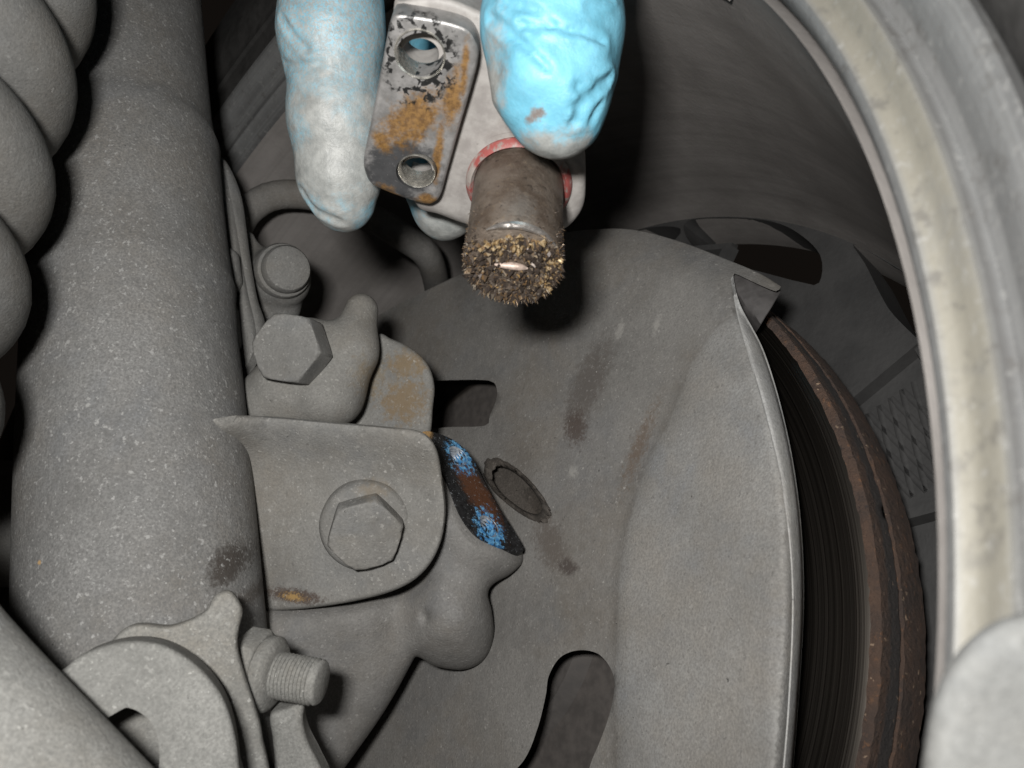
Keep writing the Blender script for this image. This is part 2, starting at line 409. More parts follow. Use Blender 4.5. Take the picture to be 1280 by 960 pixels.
# face: ten windows between spokes, a plate with depth
def face_mesh():
    n = 720; th = np.linspace(0, 360, n, endpoint=False)
    V = []; Fc = []
    return V, Fc
def wheel_px(r, deg, s):
    p = WP(r, np.asarray(deg, float), s); return np.stack([640 + F * p[..., 0] / p[..., 1], 480 - F * p[..., 2] / p[..., 1]], -1)
def plate_polar(outer_r, inner_r, windows, s0, th, step=.006):
    """annular plate with windows; coordinates are wheel-plane metres"""
    t = np.linspace(0, 2 * math.pi, 160, endpoint=False); pts = []; edges = []
    def loop(a):
        b = len(pts); pts.extend(map(tuple, a)); edges.extend((b + i, b + (i + 1) % len(a)) for i in range(len(a)))
    loop(np.stack([np.cos(t), np.sin(t)], 1) * outer_r); loop(np.stack([np.cos(t), np.sin(t)], 1) * inner_r)
    for w_ in windows: loop(w_)
    v2, _, f2, *_ = delaunay_2d_cdt([Vector(p) for p in pts], edges, [], 0, 1e-7)
    V = np.array([(p.x, p.y) for p in v2]); f2 = np.array(f2); c = V[f2].mean(1); rr = np.hypot(*c.T)
    keep = (rr < outer_r) & (rr > inner_r)
    for w_ in windows: keep &= ~inside(c[:, 0], c[:, 1], w_)
    f2 = f2[keep]; n = len(V)
    top = C0 + AX * s0 + V[:, :1] * UX + V[:, 1:] * VX; bot = top + AX * th
    faces = f2.tolist() + [[q[2] + n, q[1] + n, q[0] + n] for q in f2]; e = set()
    for q in f2:
        for a, b in ((q[0], q[1]), (q[1], q[2]), (q[2], q[0])): e.add((a, b))
    faces += [[b, a, a + n, b + n] for a, b in e if (b, a) not in e]
    return np.vstack([top, bot]), faces
wins = []
W1 = [(.1765, 86.5), (.1770, 80), (.1768, 73), (.1745, 68), (.1690, 63), (.1600, 60.7), (.1575, 63), (.1560, 72), (.1570, 80), (.1690, 86)]
W2 = [(.1772, 60.0), (.1770, 55), (.1770, 49), (.1768, 42), (.1730, 36), (.1660, 37.5), (.1640, 44), (.1645, 49.5), (.1670, 52.5), (.1730, 57)]
for k in range(7):
    for W_ in (W1, W2):
        a = np.radians([q[1] - k * 360 / 7 for q in W_]); rr = np.array([q[0] for q in W_])
        wins.append(smooth(np.stack([np.cos(a) * rr, np.sin(a) * rr], 1), .003))
add_mesh('wheel_face', *plate_polar(.1785, .035, wins, .046, .022), M_FACE, wheel)
# ribs on the back of two spokes, and their cross-hatched recess
def wheel_bar(name, r0, d0, r1, d1, wd, s, h, mat, parent):
    a, b = WP(r0, d0, s), WP(r1, d1, s); t = unit(b - a); n = np.cross(AX, t); V = []
    for p in (a, b):
        for i, j in ((-1, 0), (1, 0), (.6, 1), (-.6, 1)): V.append(p + n * wd * i / 2 - AX * h * j)
    return add_mesh(name, np.array(V), [[0, 1, 2, 3], [7, 6, 5, 4], [0, 4, 5, 1], [1, 5, 6, 2], [2, 6, 7, 3], [3, 7, 4, 0]], mat, parent)
for k in range(7):
    c = 34.5 - k * 360 / 7
    wheel_bar('spoke_rib', .163, c - 9.5, .070, c - 7, .005, .046, .005, M_FACE, wheel)
    wheel_bar('spoke_rib', .163, c + 9.5, .070, c + 7, .005, .046, .005, M_FACE, wheel)
    wheel_bar('spoke_rib', .163, c - 10.0, .163, c + 10.0, .004, .046, .004, M_FACE, wheel)
    for j in range(13):
        for q in (-1, 1): wheel_bar('hatch_rib', .100 + j * .0042, c - 6.5 * q, .1085 + j * .0042, c + 6.5 * q, .0020, .046, .0003, M_FACE, wheel)
bw = [WP(.1893, 47 + i * .9, -.096 + j * .006) for i in (0, 1, 2) for j in (0, 1)]
V = np.array(bw + [p - (p - C0 - AX * ((p - C0) @ AX)) * .010 for p in bw]); 
add_mesh('balance_weight', V, [[0, 1, 3, 2], [2, 3, 5, 4], [6, 8, 9, 7], [8, 10, 11, 9], [0, 2, 8, 6], [2, 4, 10, 8], [1, 7, 9, 3], [3, 9, 11, 5], [0, 6, 7, 1], [4, 5, 11, 10]], M_BARREL, wheel)
# tyre
prof = [(-.1085, .2165), (-.1130, .2180), (-.1150, .2200), (-.1160, .2235), (-.1175, .2260), (-.1190, .2262), (-.1200, .2310), (-.1225, .2330), (-.1240, .2420), (-.1235, .2650), (-.1150, .2900), (-.095, .305), (-.03, .310), (.03, .305), (.05, .29), (.05, .22), (-.02, .20), (-.085, .206)]
prof = [(s, r - .0055 * min(1, max(0, (.26 - r) / .03))) for s, r in prof]
ty = add_mesh('tyre', *wheel_lathe(prof, 200), M_TYRE); tag(ty, 'black rubber tyre around the outside of the alloy wheel rim', 'tyre')

# ------------------------------------------------------------------ brake disc
disc = thing('brake_disc', 'vented brake disc with two rusty brown rims behind the dust shield', 'brake disc', WP(.14, -90, .01))
wob = lambda th, s: .00005 * np.sin(th * .11) + rng.normal(0, .00013, len(th))
T = .0268
add_mesh('inboard_plate', *wheel_lathe([(0, .050), (0, .0900), (0, .1340), (0, .1389), (.0001, .1391), (.0008, .1400), (.0045, .1401), (.0108, .1399), (.0113, .1392), (.0113, .050)], 360, wob=None), M_DISC, disc)
add_mesh('rusty_rim', *wheel_lathe([(-.0002, .1378), (-.0002, .1392), (.0004, .1403), (.003, .1405), (.006, .1404), (.0108, .1403), (.0115, .1394)], 420, wob=wob), M_RUST, disc)
add_mesh('outboard_plate', *wheel_lathe([(.0125, .050), (.0125, .1392), (.0130, .1400), (.0190, .1402), (T - .0004, .1400), (T, .1390), (T, .050)], 360), M_DARKIRON, disc)
add_mesh('rusty_rim', *wheel_lathe([(.0126, .1393), (.0129, .1405), (.017, .1409), (.022, .1408), (T - .0004, .1404), (T + .0002, .1393)], 420, wob=wob), M_RUST, disc)
vane = None
for k in range(60):
    if vane is None:
        a, b = WP(.085, 0, .0094), WP(.1388, 0, .0094); n = VX * .0022
        V = np.array([a - n, a + n, b + n, b - n]); V = np.vstack([V, V + AX * .0032])
        vane = add_mesh('cooling_vane', V, [[0, 1, 2, 3], [7, 6, 5, 4], [0, 4, 5, 1], [1, 5, 6, 2], [2, 6, 7, 3], [3, 7, 4, 0]], M_DARKIRON, disc)
    else:
        o = vane.copy(); scene.collection.objects.link(o); c = Vector(world(C0)); ax = Vector(MW @ AX)
        o.matrix_basis = Matrix.Translation(c) @ Matrix.Rotation(2 * math.pi * k / 60, 4, ax) @ Matrix.Translation(-c)
add_mesh('hub_hat', *wheel_lathe([(-.004, .020), (-.004, .050), (0, .054), (.040, .054), (.046, .050), (.046, .020)], 96), M_DARKIRON, disc)

# ------------------------------------------------------------------ dust shield
SH = -.020; p_sh = C0 + AX * SH; d_sh = plane(p_sh, AX)
CREASE = [(925, 392), (895, 412), (868, 450), (840, 520), (808, 585), (788, 650), (776, 720), (772, 800), (772, 1010)]
REDGE = [(916, 352), (922, 380), (955, 445), (982, 540), (998, 640), (1003, 750), (996, 880), (985, 1010)]
cre_s = smooth(CREASE, 8, False); red_s = smooth(REDGE, 8, False)
cre_poly = np.vstack([cre_s, red_s[::-1]])
TOP = [(440, 420), (480, 390), (570, 345), (640, 311), (690, 294), (740, 287), (790, 287), (850, 302), (915, 327), (950, 342), (976, 358)]
def shield_depth(px, py):
    d = d_sh(px, py); ins = inside(px, py, cre_poly)
    dc = seg_dist(px, py, cre_s) * np.where(ins, 1, -1); de = seg_dist(px, py, red_s)
    st = 1 / (1 + np.exp(-dc / 4.0)); d = d - .0022 * st * np.clip((py - 380) / 90, 0, 1) - .0085 * np.clip(dc / 190, 0, 1) ** 1.3
    wd = 24 * np.clip((py - 335) / 110, .25, 1); d = d + wd * .00046 * np.maximum(0, 1 - de / wd) ** 1.7 * np.clip((py - 335) / 60, 0, 1) * np.where(ins | (de < 12), 1, 0)
    dt = seg_dist(px, py, smooth(TOP[2:], 8, False)); d = d + .010 * np.clip(1 - dt / 55, 0, 1) ** 2 + .001 * np.clip(1 - dt / 80, 0, 1)
    # shallow dish round the hub, and the swelling that carries the sensor opening
    d = d - .002 * np.exp(-(((px - 640) / 70) ** 2 + ((py - 625) / 80) ** 2))
    q = P(px, py, d); d = d + .00035 * lumps(q, 90, 7)
    return d
poly = np.vstack([smooth(TOP, 6, False), smooth([(976, 358), (970, 364), (945, 354), (924, 344)], 5, False)[1:], smooth([(924, 344), (918, 342), (914, 350), (920, 380), (938, 410), (955, 447), (982, 540), (998, 640), (1003, 750), (996, 880), (985, 1010)], 6, False)[1:],
                  smooth([(985, 1010), (900, 1120), (700, 1200), (450, 1150), (330, 900), (330, 600), (440, 420)], 30, False)[1:-1]])
H1 = [(480, 488), (520, 478), (570, 475), (612, 476), (621, 486), (620, 500), (612, 520), (606, 532), (560, 534), (520, 538), (480, 545)]
H2 = [(722, 813), (745, 816), (760, 830), (768, 850), (766, 875), (758, 905), (742, 945), (715, 1000), (640, 1015), (620, 990), (655, 950), (672, 910), (682, 870), (686, 845), (700, 822)]
H3 = [(612, 583), (622, 578), (638, 584), (655, 597), (670, 614), (681, 632), (682, 643), (674, 648), (658, 643), (640, 631), (622, 615), (611, 597)]
spots = [(P(735, 480, float(d_sh(735, 480))), (.0085, .012, .021), R(20), (.085, .075, .068), .7, 500, .9, .8),
         (P(720, 535, float(d_sh(720, 535))), (.005, .012, .008), 0, (.06, .045, .038), .7, 900, 1.2, .8),
         (P(690, 680, float(d_sh(690, 680))), (.0075, .012, .020), R(-32), (.095, .082, .072), .8, 900, 1.0, .85),
         (P(710, 708, float(d_sh(710, 708))), (.004, .01, .003), 0, (.06, .05, .045), .7, 700, 1.0, .9),
         (P(798, 560, float(d_sh(798, 560))), (.0028, .012, .018), R(22), (.10, .072, .052), .9, 700, 1.3, .7),
         (P(775, 412, float(d_sh(775, 412))), (.0016, .012, .0050), R(18), (.30, .29, .27), .9, 700, 1.2, .5), (P(821, 405, float(d_sh(821, 405))), (.0012, .012, .0050), R(20), (.30, .29, .27), .9, 700, 1.2, .5), (P(716, 590, float(d_sh(716, 590))), (.0020, .012, .0030), R(20), (.30, .29, .27), .9, 900, 1.4, .5),
         (P(650, 590, float(d_sh(650, 590))), (.012, .012, .014), R(-35), (.10, .09, .08), .8, 900, 1.0, .55)]
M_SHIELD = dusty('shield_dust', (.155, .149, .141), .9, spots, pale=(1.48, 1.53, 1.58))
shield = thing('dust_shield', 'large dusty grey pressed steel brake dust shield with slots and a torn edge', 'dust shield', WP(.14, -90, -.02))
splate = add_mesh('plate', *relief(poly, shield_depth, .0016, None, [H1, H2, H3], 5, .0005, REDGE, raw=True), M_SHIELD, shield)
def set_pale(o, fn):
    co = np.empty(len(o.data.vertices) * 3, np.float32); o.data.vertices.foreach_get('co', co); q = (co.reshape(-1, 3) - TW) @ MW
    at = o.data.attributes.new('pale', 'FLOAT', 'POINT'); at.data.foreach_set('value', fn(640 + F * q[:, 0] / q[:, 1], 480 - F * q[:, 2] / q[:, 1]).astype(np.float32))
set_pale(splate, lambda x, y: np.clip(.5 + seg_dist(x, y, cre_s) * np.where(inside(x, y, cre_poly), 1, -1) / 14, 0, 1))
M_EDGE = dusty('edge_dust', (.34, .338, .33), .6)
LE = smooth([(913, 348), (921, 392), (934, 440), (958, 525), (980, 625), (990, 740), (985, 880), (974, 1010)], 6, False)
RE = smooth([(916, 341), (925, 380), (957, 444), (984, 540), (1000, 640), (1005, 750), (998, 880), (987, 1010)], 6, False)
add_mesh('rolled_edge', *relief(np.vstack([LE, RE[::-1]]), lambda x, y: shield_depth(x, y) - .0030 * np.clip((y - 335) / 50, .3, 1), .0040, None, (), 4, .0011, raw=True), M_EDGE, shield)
# folded flange seen through the tear
M_FLANGE = plain('dark_flange', (.060, .056, .055), .7)  # plain dark grey, darker than the shield plate
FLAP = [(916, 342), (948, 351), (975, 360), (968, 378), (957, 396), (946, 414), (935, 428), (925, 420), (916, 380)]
add_mesh('folded_flange', *relief(FLAP, lambda x, y: shield_depth(x, y) + .0030 + .00010 * np.maximum(0, y - 350), .001, None, (), 5, .0004), M_FLANGE, shield)
# rough collar round the sensor opening
M_COLLAR = dusty('collar_dirt', (.075, .066, .058), 1.4, (), rough=.9, coarse=2.5)
hc = smooth(H3, 3); cx, cy = hc.mean(0); V = []; Fc = []; n = len(hc)
for ring, (k, dd) in enumerate(((1.20, .0008), (1.14, -.0010), (1.04, -.0018), (.90, -.0006), (.86, .004), (.84, .012), (.02, .013))):
    for (x, y) in hc:
        j = random.uniform(-2.4, 2.4) if 0 < ring < 4 else 0
        x2, y2 = cx + (x - cx) * k + j, cy + (y - cy) * k + j
        V.append(P(x2, y2, float(shield_depth(np.array([x2]), np.array([y2]))[0]) + dd + (random.uniform(-.0006, .0006) if 0 < ring < 4 else 0)))
for i in range(6):
    for k in range(n): Fc.append([i*n + k, i*n + (k+1) % n, (i+1)*n + (k+1) % n, (i+1)*n + k])
add_mesh('sensor_opening', np.array(V), Fc, M_COLLAR, shield, 60)

# ------------------------------------------------------------------ steering knuckle
kn = thing('steering_knuckle', 'dusty grey cast steering knuckle with an oily dark sensor pad', 'knuckle', P(450, 960, .27))
KN_OUT = [(655, 688), (653, 703), (638, 718), (617, 730), (610, 743), (615, 765), (617, 795), (606, 824), (580, 837), (545, 833), (522, 821), (514, 830), (495, 865), (470, 905), (425, 968), (395, 1010)]
KN = np.vstack([smooth(KN_OUT, 4, False), smooth([(395, 1010), (250, 1010), (250, 760), (330, 620), (460, 560), (528, 548)], 20, False)[1:], smooth([(528, 548), (546, 578), (560, 606), (572, 637), (583, 657), (598, 673), (622, 685), (642, 691)], 5, False)[1:]])
d_pad = plane(P(590, 615, .252), (.61, -.47, .63))
def kn_depth(px, py):
    d = .2410 + .00006 * (px - 560) + .00002 * (py - 700)
    d = d - .010 * np.exp(-(((px - 568) / 48) ** 2 + ((py - 775) / 48) ** 2))              # round boss
    d = d + .006 * np.exp(-(((px - 500) / 28) ** 2 + ((py - 760) / 90) ** 2))              # hollow left of the boss
    d = d + .006 * np.exp(-(((px - 430) / 90) ** 2 + ((py - 880) / 110) ** 2))
    d = d + .010 * np.exp(-((py - 690 + (px - 400) * .35) / 60) ** 2) * np.clip((470 - px) / 60, 0, 1)
    d = d + .0030 * np.exp(-(((px - 532) / 6) ** 2 + ((py - 771) / 9) ** 2))
    d = d + .016 / (1 + np.exp(-(752 - py - np.maximum(0, px - 440) * .25) / 9)) / (1 + np.exp(-(532 - px) / 9))
    pw = np.exp(-(seg_dist(px, py, [(528, 548), (546, 578), (572, 637), (598, 673), (650, 690)]) / 26) ** 2)
    d = d * (1 - pw) + (d_pad(px, py) + .0008) * pw
    return d + .00025 * lumps(P(px, py, d), 160, 11)
spk = [(P(600, 690, .256), (.006, .01, .003), R(-30), (.30, .29, .28), .8, 700, 1, .5)]
M_KN = dusty('knuckle_dust', (.165, .16, .153), 1.0, spk)
add_mesh('casting', *relief(KN, kn_depth, .030, None, (), 3.6, .0085, KN_OUT, raw=True), M_KN, kn)
PAD = [(528, 540), (545, 541), (570, 552), (590, 572), (603, 597), (622, 632), (640, 660), (655, 686), (645, 690), (625, 684), (600, 673), (585, 658), (573, 638), (560, 606), (546, 577), (531, 552)]
n_pad = unit((.61, -.47, .63))
m = Mat('oily_pad'); n1 = m.noise(420, 6, .7); n2 = m.noise(1300, 4, .7)
c = m.mix(m.rng(n1, .3, .7), (.006, .006, .0065), (.022, .022, .023))
c = m.mix(m.math('MULTIPLY', m.spot(P(594, 612, .252), (.0036, .02, .019), R(-33), .55, 420, .7), .9), c, (.085, .036, .018))
c = m.mix(m.math('MULTIPLY', m.rng(n2, .60, .68), .45), c, (.30, .32, .34))
c = m.mix(m.spot(P(531, 543, .256), (.003, .02, .003), 0, .6, 900, .7), c, (.35, .22, .10))
bl = None
for (x, y, d_) in ((574, 572, .2555), (612, 660, .2485)):
    b = m.math('MULTIPLY', m.spot(P(x, y, d_), (.0036, .03, .0074), R(-33), .35, 600, 1.2), m.rng(m.noise(520, 5, .7), .42, .52))
    c = m.mix(b, c, m.mix(m.rng(m.noise(700, 3), .4, .6), (.04, .17, .38), (.14, .36, .58)))
m.set(Base_Color=c, Roughness=m.rng(n1, .2, .8, .3, .65), Normal=m.bump(n1, .6, .0008)); m.b.inputs['Specular IOR Level'].default_value = .25; M_PAD = m.m
PH = []
for (x, y) in ((572, 570), (610, 658)):
    t = np.linspace(0, 2 * math.pi, 20, endpoint=False); e1 = np.array([.53, .85]); e2 = np.array([.85, -.53])
    PH.append(np.array([x, y]) + np.cos(t)[:, None] * e1 * 15.5 + np.sin(t)[:, None] * e2 * 7.6)
pad = add_mesh('mounting_pad', *relief(PAD, d_pad, .012, -n_pad, PH, 3.5), M_PAD, kn)
M_THREAD = plain('bright_thread', (.55, .60, .66), .32, .75, .3, 900)
for (x, y) in ((572, 570), (610, 658)):
    q = P(x, y, float(d_pad(np.array([x]), np.array([y]))[0]))
    pr = []
    for i in range(9): pr += [(.0001 - i * .0011, .0039), (-.0005 - i * .0011, .0032)]
    V, Fc = lathe(q, n_pad, pr, 32, False); Fc.append([(len(pr) - 1) * 32 + k for k in range(32)])
    add_mesh('threaded_hole', V, Fc, M_THREAD, pad)

# ------------------------------------------------------------------ strut with its clamp bracket
sb, stp = P(181, 800, .215), P(153, 0, .30); sdir = unit(stp - sb)
spots = [(P(290, 703, .212), (.0040, .03, .0068), R(-4), (.045, .038, .033), .6, 900, .8, .9), (P(308, 742, .215), (.008, .03, .0035), 0, (.06, .05, .042), .8, 1100, 1.0, .7),
         (P(66, 697, .2), (.0008, .02, .0008), 0, (.40, .26, .12), .6, 900, .5, .9)]
M_STRUT = dusty('strut_dust', (.165, .163, .159), 2.3, spots, coarse=1.7)
M_DUST = dusty('suspension_dust', (.16, .157, .15), 1.2)
strut = thing('suspension_strut', 'thick dusty grey upright strut tube with a bolted clamp bracket', 'strut', sb - sdir * .05)
pr = [(-.070, .0310), (-.02, .0314), (.050, .0312), (.075, .0309), (.090, .0306), (.103, .0308), (.1055, .0313), (.108, .0307), (.120, .0300), (.140, .0296), (.160, .0297), (.1635, .0301), (.168, .0288), (.176, .0281), (.20, .0279), (.30, .0279), (.40, .0279)]
pr2 = [(s, r * 1.0) for s, r in zip(np.linspace(-.07, .40, 140), np.interp(np.linspace(-.07, .40, 140), [q[0] for q in pr], [q[1] for q in pr]))]
add_mesh('tube', *lathe(sb, sdir, pr2, 96), M_STRUT, strut)
# clamp bracket
BR_R = [(296, 519), (345, 521), (410, 527), (490, 534), (527, 540), (545, 560), (553, 600), (557, 640), (550, 680), (531, 713), (500, 735), (450, 750), (380, 761), (318, 764), (300, 762)]
BR = np.vstack([smooth(BR_R, 4, False), smooth([(300, 762), (286, 740), (280, 650), (268, 592), (252, 556), (244, 541), (252, 530), (270, 523)], 8, False)[1:]])
br_top = smooth(BR_R[:5], 5, False); br_rim = smooth(BR_R[5:], 5, False)
def br_depth(px, py):
    d = .2360 - .00003 * (px - 440)
    dt = seg_dist(px, py, br_top); dr = seg_dist(px, py, br_rim)
    d = d - .0095 * np.exp(-(dt / 42) ** 2) - .0028 * np.exp(-(dr / 26) ** 2) * np.clip((px - 300) / 60, 0, 1)
    d = d - .0030 * np.exp(-(((px - 460) / 75) ** 2 + ((py - 660) / 75) ** 2))
    d = d - .017 * np.clip((335 - px) / 85, 0, 1.2) * np.exp(-((py - 528) / 34) ** 2)
    return d + .0002 * lumps(P(px, py, d), 200, 5)
spots = [(P(366, 745, .236), (.0125, .02, .0026), R(4), (.055, .038, .030), .6, 900, .9, .9), (P(366, 746, .236), (.0052, .02, .0015), R(4), (.30, .19, .07), .9, 1500, 1.6, .8),
         (P(470, 610, .235), (.007, .02, .004), 0, (.17, .13, .085), .9, 500, 1.0, .45)]
M_BRK = dusty('bracket_dust', (.175, .170, .160), 1.3, spots)
add_mesh('clamp_bracket', *relief(BR, br_depth, .004, None, (), 4, .0016, BR_R, raw=True), M_BRK, strut)
bax = unit((.10, -.97, -.10)); bp = P(458, 657, .2335)
bolt = add_mesh('bolt', *lathe(bp - bax * .004, bax, [(0, .0135), (.0045, .0135), (.0062, .0128), (.0070, .0116)], 48), M_BRK, strut)
hx = add_mesh('hex_head', *hexhead(bp + bax * .0022, unit((.16, -.95, -.2)), .0112, .0068, R(14)), M_BRK, bolt)
for o in (hx,):
    b = o.modifiers.new('b', 'BEVEL'); b.width = .0018; b.segments = 3; b.limit_method = 'ANGLE'; b.angle_limit = R(25)
# rust-stained rear ear
EAR = [(400, 545), (430, 470), (468, 420), (490, 424), (515, 436), (535, 456), (543, 482), (541, 510), (537, 545), (520, 570), (430, 575)]
spots = [(P(510, 455, .272), (.009, .02, .006), 0, (.17, .12, .065), .7, 450, 1.2, .75), (P(505, 500, .272), (.011, .02, .010), R(-30), (.165, .115, .062), .7, 450, 1.3, .75), (P(462, 470, .265), (.006, .02, .010), 0, (.16, .12, .07), .8, 450, 1.2, .6)]
M_EAR = dusty('rusty_ear_dust', (.172, .168, .158), .9, spots)
add_mesh('rear_ear', *relief(EAR, lambda x, y: .272 - .00004 * (x - 480) + 0 * y, .012, None, (), 4, .0028), M_EAR, strut)
# front ear: lobed casting under the upper bolt
def ear_sdf(p):
    d = sd_cap(p, P(452, 388, .268), P(438, 440, .262), .0056, .0078)
    d = smin(d, sd_cap(p, P(438, 440, .262), P(412, 492, .258), .0082, .0100), .006)
    d = smin(d, sd_cap(p, P(412, 492, .262), P(330, 505, .262), .0105, .0095), .006)
    d = smin(d, sd_cap(p, P(385, 445, .262), P(360, 480, .262), .0125, .0110), .006)
    return d + .00022 * lumps(p, 260, 21)
add_mesh('front_ear', *surface_nets(ear_sdf, P(400, 450, .262) - .042, P(400, 450, .262) + .042, .0008), M_EAR, strut, 180)
hax = unit((-.18, -.95, .10)); hp = P(374, 440, .252)
hx = add_mesh('bolt', *hexhead(hp, hax, .0118, .0100, R(-8), .10), M_DUST, strut)
b = hx.modifiers.new('b', 'BEVEL'); b.width = .0009; b.segments = 3; b.limit_method = 'ANGLE'; b.angle_limit = R(25)

# ------------------------------------------------------------------ brake hose bracket and hose
hb = thing('hose_bracket', 'dusty bent hose bracket with a round bolt beside the strut tube', 'bracket', P(300, 490, .29))
HBp = [(249, 190), (262, 193), (273, 200), (285, 222), (294, 250), (299, 285), (305, 330), (313, 375), (322, 405), (318, 440), (300, 470), (292, 430), (284, 380), (276, 345), (270, 300), (264, 265), (259, 235), (252, 215)]
add_mesh('plate', *relief(HBp, lambda x, y: .288 - .00010 * (y - 300) - .0045 * np.exp(-((x - (268 + (y - 200) * .2)) / 12) ** 2), .003, (.6, .8, .1), (), 3.5, .0016), M_DUST, hb)
def lob_sdf(p):
    d = sd_cap(p, P(349, 348, .304), P(326, 358, .318), .0118, .0138)
    d = smin(d, sd_cap(p, P(330, 372, .315), P(312, 455, .305), .0135, .0085), .006)
    d = smin(d, sd_cap(p, P(308, 300, .312), P(318, 360, .312), .0035, .009), .006)
    d = smin(d, sd_cap(p, P(348, 385, .31), P(335, 392, .315), .0080, .0100), .003)
    return d + .0002 * lumps(p, 240, 31)
add_mesh('bolt_boss', *surface_nets(lob_sdf, P(330, 380, .31) - .04, P(330, 380, .31) + .04, .0009), M_DUST, hb, 180)
ba = unit((.50, -.80, .05)); bq = P(352, 340, .298)
add_mesh('bolt', *lathe(bq - ba * .006, ba, [(0, .0095), (.0085, .0104), (.0100, .0098), (.0104, .0088), (.0130, .0088), (.0146, .0080), (.0152, .0066), (.0154, .002)], 40), M_DUST, hb)
def nub(p):
    d = sd_cap(p, P(284, 325, .277), P(284, 352, .277), .0042, .0052); d = smin(d, sd_cap(p, P(289, 430, .272), P(283, 395, .275), .0035, .0045), .004); return d
add_mesh('clip_tab', *surface_nets(nub, P(285, 370, .275) - .03, P(285, 370, .275) + .03, .0008), M_DUST, hb, 180)
M_HOSE = dusty('hose_dust', (.15, .145, .138), .5)
hz = smooth([P(292, 300, .335), P(306, 268, .338), P(335, 247, .342), (P(372, 243, .346)), P(420, 252, .348), P(470, 275, .348), P(505, 297, .346), P(533, 318, .355), P(545, 352, .385), P(548, 390, .43)], .004, False)
ho = add_mesh('brake_hose', *sweep(hz, [.0062], 20), M_HOSE); tag(ho, 'thin grey rubber brake hose arching behind the gloved fingers', 'hose')

# ------------------------------------------------------------------ coil spring
M_SPRING = dusty('spring_dust', (.125, .123, .118), .8)
ax0, ax1 = P(-338, 640, .150), P(0, -330, .235); sd_, su, sv = frame(ax1 - ax0); Ls = np.linalg.norm(ax1 - ax0)
turns = Ls / .029; tt = np.linspace(0, 1, int(turns * 48)); ph = R(56)
hp_ = np.array([ax0 + sd_ * Ls * t + .026 * (su * math.cos(ph - 2 * math.pi * turns * t) + sv * math.sin(ph - 2 * math.pi * turns * t)) for t in tt])
sp_ = add_mesh('coil_spring', *sweep(hp_, [.0138], 28), M_SPRING, None, 180)
tag(sp_, 'thick dusty grey coil spring standing beside the strut tube', 'coil spring')

# ------------------------------------------------------------------ stabilizer link
lk = thing('stabilizer_link', 'pale dusty stabilizer link with ring eye and threaded stud under the strut', 'link', P(230, 990, .18))
M_LINK = dusty('link_dust', (.19, .188, .178), 1.0, coarse=1.4)
add_mesh('rod', *sweep(smooth([P(-224, 716, .140), P(-112, 862, .139), P(73, 1057, .138), P(180, 1172, .138)], .006, False), [.0178], 40), M_LINK, lk)
RING = [(60, 870), (85, 832), (115, 812), (160, 801), (205, 806), (245, 830), (275, 865), (291, 905), (299, 955), (300, 1010), (200, 1040), (60, 1040)]
HOLE = [(150, 888), (165, 886), (182, 896), (194, 912), (199, 935), (196, 965), (170, 975), (120, 970), (110, 920)]
d_ring = plane(P(230, 900, .160), (.30, -.92, .22))
add_mesh('ring_eye', *relief(RING, d_ring, .010, (-.3, .92, -.2), [HOLE], 5, .0016), M_LINK, lk)
PLATE = [(150, 790), (215, 782), (255, 765), (266, 748), (276, 740), (290, 740), (303, 762), (299, 785), (297, 808), (305, 840), (318, 880), (328, 920), (333, 1000), (250, 1060), (100, 1060), (90, 900)]
d_pl = plane(P(260, 850, .180), (.35, -.92, .15))
add_mesh('ear_plate', *relief(PLATE, d_pl, .0045, (-.3, .92, -.2), (), 5, .0014), M_LINK, lk)
sa = unit(P(410, 849, .196) - P(300, 838, .196) + np.array([0, -.004, 0])); s0 = P(302, 836, .198)
nut = add_mesh('nut', *hexhead(s0, sa, .0105, .0058, R(10)), M_LINK, lk)
b = nut.modifiers.new('b', 'BEVEL'); b.width = .0008; b.segments = 2; b.limit_method = 'ANGLE'
add_mesh('washer', *lathe(s0 + sa * .0056, sa, [(0, .0085), (.0012, .0090), (.0026, .0090), (.0034, .0082), (.0040, .0070)], 40), M_LINK, lk)
pr = [(.0080, .0052)]
for i in range(12): pr += [(.0085 + i * .00098, .0056), (.0090 + i * .00098, .0051)]
pr += [(.0206, .0054), (.0211, .0050), (.0213, .0046)]
add_mesh('threaded_stud', *lathe(s0, sa, pr, 40), M_LINK, lk, 70)
LOW = [(338, 893), (360, 884), (380, 878), (379, 900), (385, 925), (400, 955), (415, 990), (420, 1040), (340, 1040), (343, 960), (341, 925)]
add_mesh('lower_tab', *relief(LOW, plane(P(365, 920, .196), (.2, -.95, .1)), .008, (-.2, .95, 0), (), 5, .0018), M_LINK, lk)

# ------------------------------------------------------------------ rear arm at the left edge, near arm at the right corner
M_ARM = dusty('arm_dust', (.15, .147, .14), .8)
ra = add_mesh('control_arm', *sweep(smooth([P(-260, 640, .33), P(-80, 650, .33), P(60, 660, .33), P(160, 700, .33)], .01, False), [.028, .026, .024], 36), M_ARM)
tag(ra, 'dusty grey control arm showing in a sliver behind the strut tube', 'control arm')
M_NEAR = dusty('near_arm_dust', (.115, .116, .113), .3)
TR = [(1420, 742), (1340, 752), (1285, 764), (1240, 779), (1205, 806), (1182, 838), (1167, 874), (1158, 920), (1151, 980), (1148, 1060), (1200, 1130), (1420, 1130)]
na_ = add_mesh('tie_rod_end', *relief(TR, lambda x, y: .064 - .000012 * (x - 1200) + .0006 * lumps(P(x, y, .064 + 0 * x), 150, 41), .016, None, (), 8, .0026), M_NEAR, None, 60)
tag(na_, 'pale grey rounded tie rod end in front of the wheel rim lip', 'tie rod')

